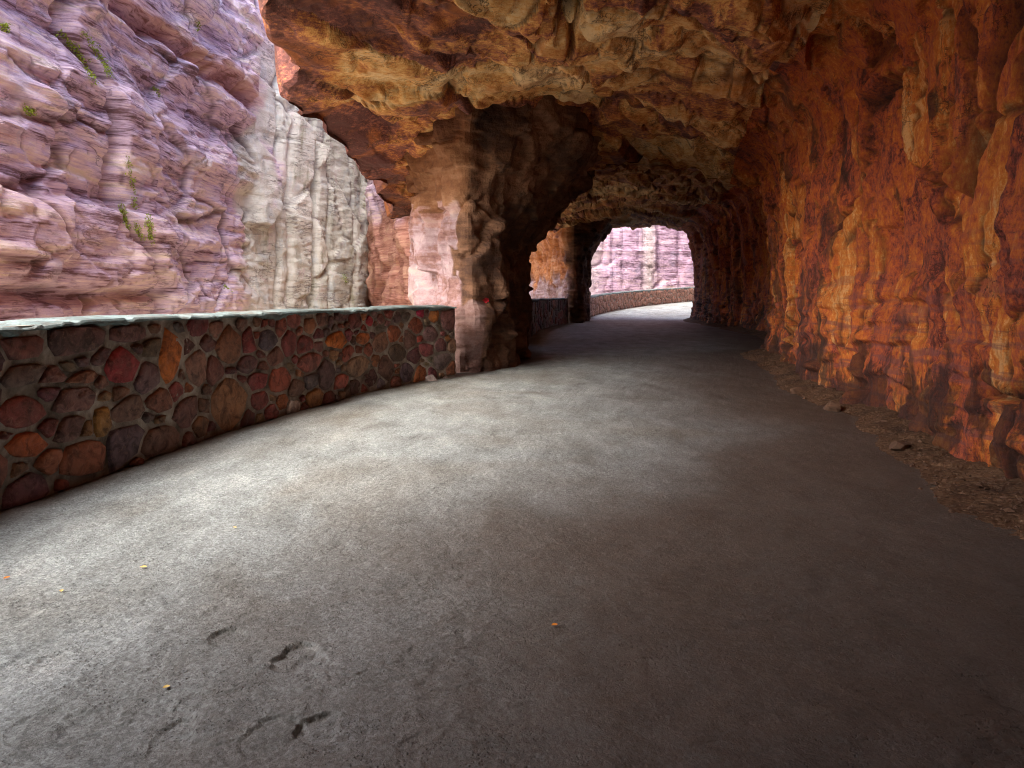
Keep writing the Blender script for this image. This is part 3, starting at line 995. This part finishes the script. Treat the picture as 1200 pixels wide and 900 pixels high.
def masonry(sites, L, H, joint):
    """sites: (s, z, w, h); returns (index, polygon) of shrunken weighted cells"""
    res = []
    for i, (s, z, w, h) in enumerate(sites):
        w_, h_ = w * 1.12, h * 1.12
        poly = [(s - w_, z - h_), (s + w_, z - h_), (s + w_, z + h_), (s - w_, z + h_)]
        poly = [(min(max(p[0], 0), L), min(max(p[1], 0.0), H)) for p in poly]
        for j, (s2, z2, w2, h2) in enumerate(sites):
            if j == i or abs(s2 - s) > 1.2 or abs(z2 - z) > 1.0:
                continue
            dx, dz = s2 - s, z2 - z
            # work in a space stretched by the mean half sizes
            ax, az = 0.5 * (w + w2), 0.5 * (h + h2)
            nx, nz = dx / ax ** 2, dz / az ** 2
            ln = math.hypot(nx, nz)
            if ln < 1e-6:
                continue
            nx, nz = nx / ln, nz / ln
            r1 = (w * abs(nx) + h * abs(nz))
            r2 = (w2 * abs(nx) + h2 * abs(nz))
            t = r1 / (r1 + r2)
            mx, mz = s + dx * t, z + dz * t
            poly = clip_poly(poly, nx, nz, nx * mx + nz * mz - joint * 0.5)
            if len(poly) < 3:
                break
        if len(poly) >= 3:
            res.append((i, poly))
    return res


def resample(poly, n, r):
    """closed outline with rounded corners and a little wobble"""
    p = np.array(poly + [poly[0]])
    seg = np.r_[0, np.cumsum(np.linalg.norm(np.diff(p, axis=0), axis=1))]
    m = 64
    s = np.linspace(0, seg[-1], m, endpoint=False)
    q = np.stack([np.interp(s, seg, p[:, k]) for k in (0, 1)], -1)
    k = max(1, int(m * r))
    ker = np.ones(2 * k + 1) / (2 * k + 1)
    q = np.stack([np.convolve(np.r_[q[-k:, i], q[:, i], q[:k, i]], ker, 'valid') for i in (0, 1)], -1)
    q = q[np.linspace(0, m, n, endpoint=False).astype(int)]
    c = q.mean(0)
    return c + (q - c) * (1 + rng.uniform(-.05, .05, (n, 1)))


class WallPath:
    def __init__(self, pts, zs=None):
        self.xy, self.s = polyline(pts, 1500)
        k = 40
        pad = np.pad(self.xy, ((k, k), (0, 0)), 'edge')
        ker = np.ones(2 * k + 1) / (2 * k + 1)
        self.xy = np.stack([np.convolve(pad[:, i], ker, 'valid') for i in (0, 1)], -1)
        self.s = np.r_[0, np.cumsum(np.linalg.norm(np.diff(self.xy, axis=0), axis=1))]
        self.L = float(self.s[-1])
        t = np.gradient(self.xy, axis=0)
        t /= np.linalg.norm(t, axis=1, keepdims=True)
        self.n = np.stack([t[:, 1], -t[:, 0]], -1)      # right of the path = road side

    def pt(self, s, z, out=0.0):
        s = np.asarray(s, float)
        b = np.stack([np.interp(s, self.s, self.xy[:, k]) + out * np.interp(s, self.s, self.n[:, k]) for k in (0, 1)], -1)
        return np.concatenate([b, (np.asarray(z, float) + road_z(b[..., 1]))[..., None]], -1)

    def from_px(self, px):
        q = 600 + F * self.xy[:, 0] / np.maximum(self.xy[:, 1], .5)
        ok = self.xy[:, 1] > 3.2
        k = np.where(ok)[0][np.argmin(np.abs(q[ok] - px))]
        return float(self.s[k]), float(self.xy[k, 1])


def stone_mesh(wp, poly, bulge, rough):
    n = 12
    o = resample(poly, n, 0.014)
    c = o.mean(0)
    span = np.ptp(o, axis=0).max()
    rings = []
    for sc, dp in ((1.0, -0.07), (0.97, 0.45), (0.86, 0.9), (0.45, 1.0)):
        q = c + (o - c) * sc
        d = dp * bulge + rng.normal(0, rough, n) * (0 if dp < 0 else 1)
        rings.append(wp.pt(q[:, 0], q[:, 1], 0.0) + 0)
        rings[-1] = np.stack([wp.pt(q[k, 0], q[k, 1], d[k]) for k in range(n)])
    V = np.concatenate(rings + [wp.pt(c[0], c[1], bulge)[None]])
    fs = []
    for r in range(3):
        for k in range(n):
            fs.append((r * n + k, r * n + (k + 1) % n, (r + 1) * n + (k + 1) % n, (r + 1) * n + k))
    for k in range(n):
        fs.append((3 * n + k, 3 * n + (k + 1) % n, 4 * n))
    return V, fs


REDS = [(.24, .050, .035), (.20, .070, .050), (.16, .075, .060), (.28, .085, .040), (.15, .050, .050), (.19, .095, .060),
        (.13, .085, .065), (.30, .11, .045), (.22, .055, .040), (.17, .10, .075), (.11, .045, .040), (.25, .14, .085), (.14, .10, .085)]


def make_wall(name, label, pts, H, thick, sites, seen, group_stuff=False, coping=0.03, flare=1.0, joint=.032, stone_from=0, sb=.036):
    wp = WallPath(pts)
    root = empty(name, tuple(wp.pt(wp.L * .5, 0)))
    tag(root, label, 'stone wall', 'stone walls along the road edge')
    loc = np.array(root.location)
    # mortar core: front, top, back in one sheet
    ns = int(min(900, max(60, wp.L / (.03 if seen else .12))))
    ss = np.linspace(0, wp.L, ns)
    nzf = 46 if seen else 12
    zf = np.linspace(-.15, H, nzf)
    cols = [(z, 0.0) for z in zf] + [(H, -thick * .5), (H, -thick)] + [(z, -thick) for z in np.linspace(H, -6, 12)[1:]]
    G = np.zeros((len(cols), ns, 3))
    for k, (z, o) in enumerate(cols):
        G[k] = wp.pt(ss, np.full(ns, z), 0)
        nn = np.stack([np.interp(ss, wp.s, wp.n[:, i]) for i in (0, 1)], -1)
        G[k, :, :2] += nn * o
        if o == 0.0:
            w = 0.014 * fbm(np.stack([ss * 5, np.full(ns, z * 5), ss * 0], -1), 131, 4) + 0.02 * fbm(np.stack([ss * 1.2, np.full(ns, z * 1.2), ss * 0], -1), 132, 3)
            w += 0.003
            G[k, :, :2] += nn * w[:, None]
    core = grid_mesh('mortar_core', G - loc, M_MORTAR, parent=root)
    # coping: cement laid over the top, dripping unevenly down the front
    s2 = ss
    drip = coping + 0.055 * fbm(np.stack([s2 * 1.6, s2 * 0, s2 * 0], -1), 133, 4) + 0.04 * fbm(np.stack([s2 * 7, s2 * 0 + 4, s2 * 0], -1), 134, 3)
    drip = np.maximum(drip, .02)
    wob = 0.022 * fbm(np.stack([s2 * 1.1, s2 * 0 + 9, s2 * 0], -1), 135, 3)
    over = 0.05 + 0.02 * fbm(np.stack([s2 * 3.1, s2 * 0, s2 * 0 + 3], -1), 136, 3)
    nn = np.stack([np.interp(s2, wp.s, wp.n[:, i]) for i in (0, 1)], -1)
    prof = [(-1, -.004, 0), (-1, over * .7, .0), (-.55, over, 0), (-.12, over, .0), (0, over * .72, .012), (0, -thick * .3, .022), (0, -thick * .7, .022), (0, -thick - .04, .02), (-1, -thick - .05, 0), (-1, -thick, 0)]
    K = np.zeros((len(prof), ns, 3))
    for k, (fz, o, dz) in enumerate(prof):
        zz = H + fz * drip + dz + wob - 0.016 * smooth(.15, .4, fbm(np.stack([s2 * 5, s2 * 0 + .3 * k, s2 * 0 + 7], -1), 138, 4))
        if k in (5, 6):
            zz = zz + 0.012 * fbm(np.stack([s2 * 4, s2 * 0 + k, s2 * 0], -1), 137, 3)
        K[k] = wp.pt(s2, zz, 0)
        K[k, :, :2] += nn * (o[:, None] if isinstance(o, np.ndarray) else o)
    cop = grid_mesh('coping', K - loc, M_CEMENT, parent=root, flip=False)
    # stones
    cellsm = masonry(sites, wp.L, H - coping * .55, joint)
    allV, allF, cnt = [], [], 0
    for i, poly in cellsm:
        p = np.array(poly)
        if np.ptp(p[:, 0]) < .05 or np.ptp(p[:, 1]) < .04:
            continue
        b = sb * rng.uniform(.55, 1.15)
        V, fs = stone_mesh(wp, poly, b, .008)
        if group_stuff:
            allF += [tuple(v + cnt for v in f) for f in fs]
            allV.append(V - loc)
            cnt += len(V)
            continue
        c = V.mean(0)
        me = bpy.data.meshes.new('stone')
        me.from_pydata([tuple(v) for v in (V - c)], [], fs)
        for pl in me.polygons:
            pl.use_smooth = True
        o = link_mesh('stone', me, M_STONE, root)
        o.location = c - loc
        col = COLS.get(i) if COLS else None
        if col is None:
            col = REDS[int(rng.integers(len(REDS)))]
            col = tuple(x * rng.uniform(.9, 1.5) for x in col)
        o.color = (*col, 1)
        if i in LABELS:
            o['label'] = LABELS[i]
    if group_stuff:
        me = bpy.data.meshes.new('stone')
        me.from_pydata([tuple(v) for v in np.concatenate(allV)], [], allF)
        for pl in me.polygons:
            pl.use_smooth = True
        o = link_mesh('stone', me, M_STONE, root)
        o.color = (.30, .16, .11, 1)
        o['kind'] = 'stuff'
    return root, wp


WALL1 = [(-3.75, -1.5), (-3.6, 2), (-3.3, 4.94), (-3.07, 6.46), (-2.87, 8.08), (-2.62, 8.9), (-2.12, 10.9), (-1.55, 12.2), (-.92, 13.15)]
H1 = 1.19
wp = WallPath(WALL1)
COLS, LABELS = {}, {}
PICK = [  # photo px, py, width, height, colour, label
    (142, 430, 46, 50, (.36, .035, .040), 'red stone with a bright blotch'), (197, 419, 28, 68, (.62, .17, .02), 'tall orange stone'),
    (229, 430, 28, 46, (.34, .17, .12), None), (266, 472, 48, 66, (.40, .19, .085), 'large tan stone'),
    (28, 521, 52, 36, (.52, .12, .03), 'orange stone'), (95, 538, 66, 36, (.36, .12, .06), 'long reddish stone'),
    (230, 384, 24, 26, (.20, .025, .03), None), (268, 406, 38, 48, (.30, .12, .06), None), (90, 402, 60, 36, (.15, .06, .05), None),
    (22, 487, 56, 40, (.26, .06, .045), None), (87, 466, 48, 32, (.26, .12, .10), None), (80, 502, 38, 28, (.17, .085, .07), None),
    (116, 497, 22, 34, (.42, .21, .05), None), (150, 481, 36, 36, (.20, .11, .08), None), (185, 470, 32, 32, (.27, .10, .06), None),
    (186, 515, 50, 30, (.21, .11, .08), None), (22, 408, 50, 24, (.24, .07, .05), None), (28, 440, 60, 22, (.16, .10, .08), None),
    (60, 440, 34, 22, (.22, .09, .07), None), (96, 444, 36, 16, (.34, .13, .07), None), (218, 482, 30, 40, (.19, .08, .065), None),
    (155, 392, 46, 20, (.17, .07, .06), None),
    (395, 399, 26, 22, (.60, .16, .02), 'small orange stone'), (424, 397, 17, 18, (.50, .15, .04), None), (362, 425, 30, 28, (.36, .11, .08), None),
    (328, 446, 30, 34, (.38, .09, .05), None), (302, 446, 26, 26, (.30, .05, .05), None), (290, 400, 18, 32, (.24, .04, .04), None),
    (338, 400, 18, 34, (.25, .05, .045), None), (313, 398, 22, 34, (.10, .07, .085), None), (492, 367, 10, 12, (.50, .04, .10), None), (507, 371, 12, 14, (.50, .17, .04), None),
    (345, 474, 16, 16, (.55, .48, .44), None), (418, 428, 30, 28, (.33, .20, .12), None), (432, 376, 10, 12, (.36, .03, .04), None),
    (303, 470, 24, 26, (.26, .06, .05), None), (378, 375, 14, 16, (.22, .09, .06), None), (445, 400, 20, 26, (.26, .13, .08), None),
    (455, 368, 12, 14, (.28, .07, .05), None), (478, 398, 18, 24, (.20, .10, .075), None), (400, 372, 16, 14, (.16, .07, .06), None)]
sites = []
for px, py, w, h, col, lab in PICK:
    s, D = wp.from_px(px)
    sa_, _ = wp.from_px(px - w / 2)
    sb_, _ = wp.from_px(px + w / 2)
    z = EYE - (py - HOR) / F * D
    COLS[len(sites)] = col
    if lab:
        LABELS[len(sites)] = lab
    sites.append((s, z, max(abs(sb_ - sa_) * .5, .06), h / F * D * .5))
# fill the rest with random rubble, biggest first
for wmin, wmax, tries in ((.19, .28, 900), (.11, .19, 1600), (.06, .11, 3000)):
    for _ in range(tries):
        w = rng.uniform(wmin, wmax)
        h = w * rng.uniform(.55, .95)
        s = rng.uniform(0, wp.L)
        z = rng.uniform(h * .6, H1 - .06 - h * .5)
        ok = True
        for (s2, z2, w2, h2) in sites:
            if ((s - s2) / (w + w2)) ** 2 + ((z - z2) / (h + h2)) ** 2 < .66:
                ok = False
                break
        if ok and (len(sites) < 296):
            if s < 3.2 and rng.random() < .5:
                continue
            sites.append((s, z, w, h))
make_wall('stone_wall', 'near rubble stone wall with pale cement top along the left of the road', WALL1, H1, .42, sites, True)


def rand_sites(L, H, w0, h0, nmax):
    out = []
    for _ in range(nmax * 12):
        w = rng.uniform(.7, 1.3) * w0
        h = rng.uniform(.7, 1.3) * h0
        s, z = rng.uniform(0, L), rng.uniform(h * .5, H - h * .4)
        if all(((s - a) / (w + c)) ** 2 + ((z - b) / (h + d_)) ** 2 > .75 for a, b, c, d_ in out if abs(s - a) < 1.5):
            out.append((s, z, w, h))
        if len(out) >= nmax:
            break
    return out


COLS, LABELS = {}, {}
WALL2 = [(.3, 22.6), (.65, 25.5), (1.0, 29.5), (1.8, 34), (2.75, 37.6)]
wp2 = WallPath(WALL2)
make_wall('stone_wall', 'low dark stone wall in the second window between the two rock pillars', WALL2, 1.2, .45, rand_sites(wp2.L, 1.1, .24, .18, 130), False, joint=.04)
WALL3 = [(4.3, 44.5), (5.0, 48.5), (5.6, 51), (7.0, 55), (9.6, 60.5), (13.2, 66), (17, 71), (24, 78.5), (32, 86)]
wp3 = WallPath(WALL3)
make_wall('stone_wall', 'sunlit stone wall curving away past the far opening', WALL3, 1.27, .45, rand_sites(wp3.L, 1.2, .20, .26, 700), False, True, joint=.07, coping=.10, sb=.09)


# ------------------------------------------------------------------ small things
def rock(name, x, y, z, sx, sy, sz, rot, mat, label, group=None, seed=0, sub_=2):
    import bmesh
    bm = bmesh.new()
    bmesh.ops.create_icosphere(bm, subdivisions=sub_, radius=1)
    V = np.array([v.co[:] for v in bm.verts], np.float32)
    n_ = V / np.linalg.norm(V, axis=1, keepdims=True)
    # cut the ball by random planes: a broken stone
    r2 = np.random.default_rng(900 + seed)
    for _ in range(9):
        pn = r2.normal(size=3)
        pn /= np.linalg.norm(pn)
        c = r2.uniform(.45, .8)
        dd = V @ pn - c
        V = V - np.maximum(dd, 0)[:, None] * pn
    V = V * np.array([sx, sy, sz])
    for v, c in zip(bm.verts, V):
        v.co = c
    me = bpy.data.meshes.new(name)
    bm.to_mesh(me)
    bm.free()
    o = link_mesh(name, me, mat)
    o.location = (x, y, z + sz * .45)
    o.rotation_euler = (0, 0, rot)
    tag(o, label, 'rock', group)
    return o


def ground_px(px, py):
    D = EYE * F / (py - HOR)
    return (px - 600) / F * D, D


x, y = ground_px(500, 446)
rock('loose_rock', x + .06, y, 0, .17, .11, .08, .3, M_PALE, 'flat pale slab of rock at the far end foot of the near stone wall', 'loose rocks on the ground', 3)
x, y = ground_px(515, 444)
rock('loose_rock', x + .05, y + .1, 0, .12, .08, .05, 1.1, M_PALE, 'small pale rock between the flat slab and the rock pillar foot', 'loose rocks on the ground', 4)
for k, (px, py, s, lab) in enumerate([
        (938, 461, .20, 'brown rock nearest the buttress at the foot of the right wall'),
        (973, 481, .24, 'wide flat brown rock on the verge with a shadow under it'),
        (1042, 500, .16, 'small brown rock halfway along the right verge'),
        (1058, 528, .22, 'broad brown rock on the lower right verge'),
        (1120, 532, .22, 'brown rock wedged against the right wall near the photo edge')]):
    x, y = ground_px(px, py)
    rock('loose_rock', x, y, .0, s * .85, s * .55, s * .34, k * 1.3, M_RUBBLE, lab, 'loose rocks on the ground', 10 + k)

# small rubble on the verge (uncountable)
Vs, Fs, cnt = [], [], 0
base = np.array([(1, 0, 0), (-1, 0, 0), (0, 1, 0), (0, -1, 0), (0, 0, 1), (0, 0, -1)], float)
tri = [(0, 2, 4), (2, 1, 4), (1, 3, 4), (3, 0, 4), (2, 0, 5), (1, 2, 5), (3, 1, 5), (0, 3, 5)]
for _ in range(900):
    d_ = 1 / rng.uniform(1 / 25, 1 / 4.5)
    j = int(np.argmin(np.abs(Dv - d_)))
    t_ = rng.beta(1.6, 2.2)
    i = int(t_ * (len(tv) - 1))
    s = rng.uniform(.005, .016) * (1 if rng.random() < .9 else 1.8)
    b = base * s * rng.uniform(.6, 1.2, (6, 1)) * np.array([1.3, 1, .7])
    an = rng.uniform(0, 6.3)
    R = np.array([[math.cos(an), -math.sin(an), 0], [math.sin(an), math.cos(an), 0], [0, 0, 1]])
    Vs.append(b @ R.T + np.array([VX[j, i], VY[j, i], VZ[j, i] + s * .3]))
    Fs += [tuple(v + cnt for v in f) for f in tri]
    cnt += 6
me = bpy.data.meshes.new('gravel')
me.from_pydata([tuple(v) for v in np.concatenate(Vs)], [], Fs)
o = link_mesh('gravel', me, M_RUBBLE)
tag(o, 'small broken stones scattered over the right verge', 'gravel', kind='stuff')


def leaf(px, py, size, rot, mat, label):
    x, y = ground_px(px, py)
    n_ = 9
    V, Fc = [], []
    for k in range(n_):
        t = k / (n_ - 1)
        w = size * .34 * math.sin(math.pi * t) ** .8
        xx = (t - .5) * size
        zz = .004 + .25 * size * (t - .45) ** 2
        V += [(xx, -w, zz + w * .35), (xx, 0, zz), (xx, w, zz + w * .45)]
    for k in range(n_ - 1):
        q = 3 * k
        Fc += [(q, q + 3, q + 4, q + 1), (q + 1, q + 4, q + 5, q + 2)]
    me = bpy.data.meshes.new('fallen_leaf')
    me.from_pydata(V, [], Fc)
    o = link_mesh('fallen_leaf', me, mat)
    o.location = (x, y, road_height(x, y) + .004)
    o.rotation_euler = (0, 0, rot)
    tag(o, label, 'leaf', 'fallen leaves on the road')


leaf(650, 735, .030, .3, M_LEAF_O, 'tiny orange fallen leaf lying alone in the middle of the road')
leaf(168, 664, .036, .1, M_LEAF_Y, 'small yellow leaf midway up the left half of the road, beyond the potholes')
leaf(195, 807, .026, .6, M_LEAF_Y, 'small pale yellow leaf left of the pothole')
leaf(8, 676, .034, 1.2, M_LEAF_O, 'small orange leaf at the left photo edge')
leaf(72, 692, .028, 2.0, M_LEAF_Y, 'pale leaf near the left photo edge')
leaf(275, 619, .03, 2.6, M_LEAF_Y, 'pale yellow leaf farthest from the viewer on the left half')


# ------------------------------------------------------------------ moss and paint, laid on the rock by ray casting
def bvh_of(Q):
    nr_, nc_ = Q.shape[:2]
    return BVHTree.FromPolygons([tuple(v) for v in Q.reshape(-1, 3)], [tuple(int(i) for i in q) for q in grid_quads(nr_, nc_)])


def cast(bvh, px, py):
    d_ = Vector(((px - 600) / F, 1, -(py - HOR) / F)).normalized()
    loc, nor, idx, dist = bvh.ray_cast(Vector((0, 0, EYE)), d_)
    if loc is not None and nor.dot(d_) > 0:
        nor = -nor
    return loc, nor


bv = bvh_of(QC[:, :])
lines = [([(70, 38), (85, 52), (98, 72), (108, 95)], 5, 60), ([(96, 38), (110, 55), (120, 72), (128, 88)], 4, 50), ([(142, 240), (150, 268)], 4, 40),
         ([(148, 180), (154, 215), (158, 245)], 2.5, 28), ([(173, 255), (178, 283)], 4, 34), ([(160, 262), (166, 280)], 3, 20), ([(28, 126), (40, 133)], 4, 18),
         ([(230, 24), (232, 34)], 3, 8), ([(402, 322), (406, 332)], 4, 12), ([(2, 28), (6, 36)], 4, 12), ([(178, 100), (186, 112)], 3, 12), ([(262, 335), (270, 340)], 3, 8)]
Vm, Fm, cnt = [], [], 0
for pts, wd, num in lines:
    pts = np.array(pts, float)
    for _ in range(num * 3):
        t = rng.uniform(0, len(pts) - 1.001)
        i = int(t)
        p = pts[i] + (pts[i + 1] - pts[i]) * (t - i) + rng.normal(0, wd * .38, 2)
        loc, nor = cast(bv, p[0], p[1])
        if loc is None:
            continue
        for _b in range(3):
            dirn = (nor * rng.uniform(.3, 1) + Vector(rng.normal(0, .7, 3))).normalized()
            side = dirn.cross(Vector(rng.normal(0, 1, 3))).normalized()
            ln, w = rng.uniform(.03, .075), rng.uniform(.008, .022)
            q0 = loc + Vector(rng.normal(0, .03, 3))
            Vm += [tuple(q0 - side * w), tuple(q0 + side * w), tuple(q0 + dirn * ln + side * w * .4)]
            Fm.append((cnt, cnt + 1, cnt + 2))
            cnt += 3
me = bpy.data.meshes.new('moss')
me.from_pydata(Vm, [], Fm)
o = link_mesh('moss', me, M_MOSS)
tag(o, 'green moss and small weeds growing in the cliff cracks', 'moss', kind='stuff')

bv1 = bvh_of(Q1)


def splash(px, py, r, parent, bvh):
    Vp, n_ = [], 22
    c, nor = cast(bvh, px, py)
    if c is None:
        return
    Vp.append(tuple(c + nor * .012))
    for k in range(n_):
        an = 2 * math.pi * k / n_
        rr = r * (.55 + .45 * rng.random())
        l, n2 = cast(bvh, px + rr * math.cos(an), py + rr * math.sin(an))
        if l is None or (l - c).length > .16:
            l, n2 = c, nor
        Vp.append(tuple(l + n2 * .012))
    me = bpy.data.meshes.new('paint_mark')
    me.from_pydata(Vp, [], [(0, k + 1, (k + 1) % n_ + 1) for k in range(n_)])
    o = link_mesh('paint_mark', me, M_RED, parent)
    o['label'] = 'red paint mark on the pillar'


splash(569, 352, 4.5, pil1, bv1)
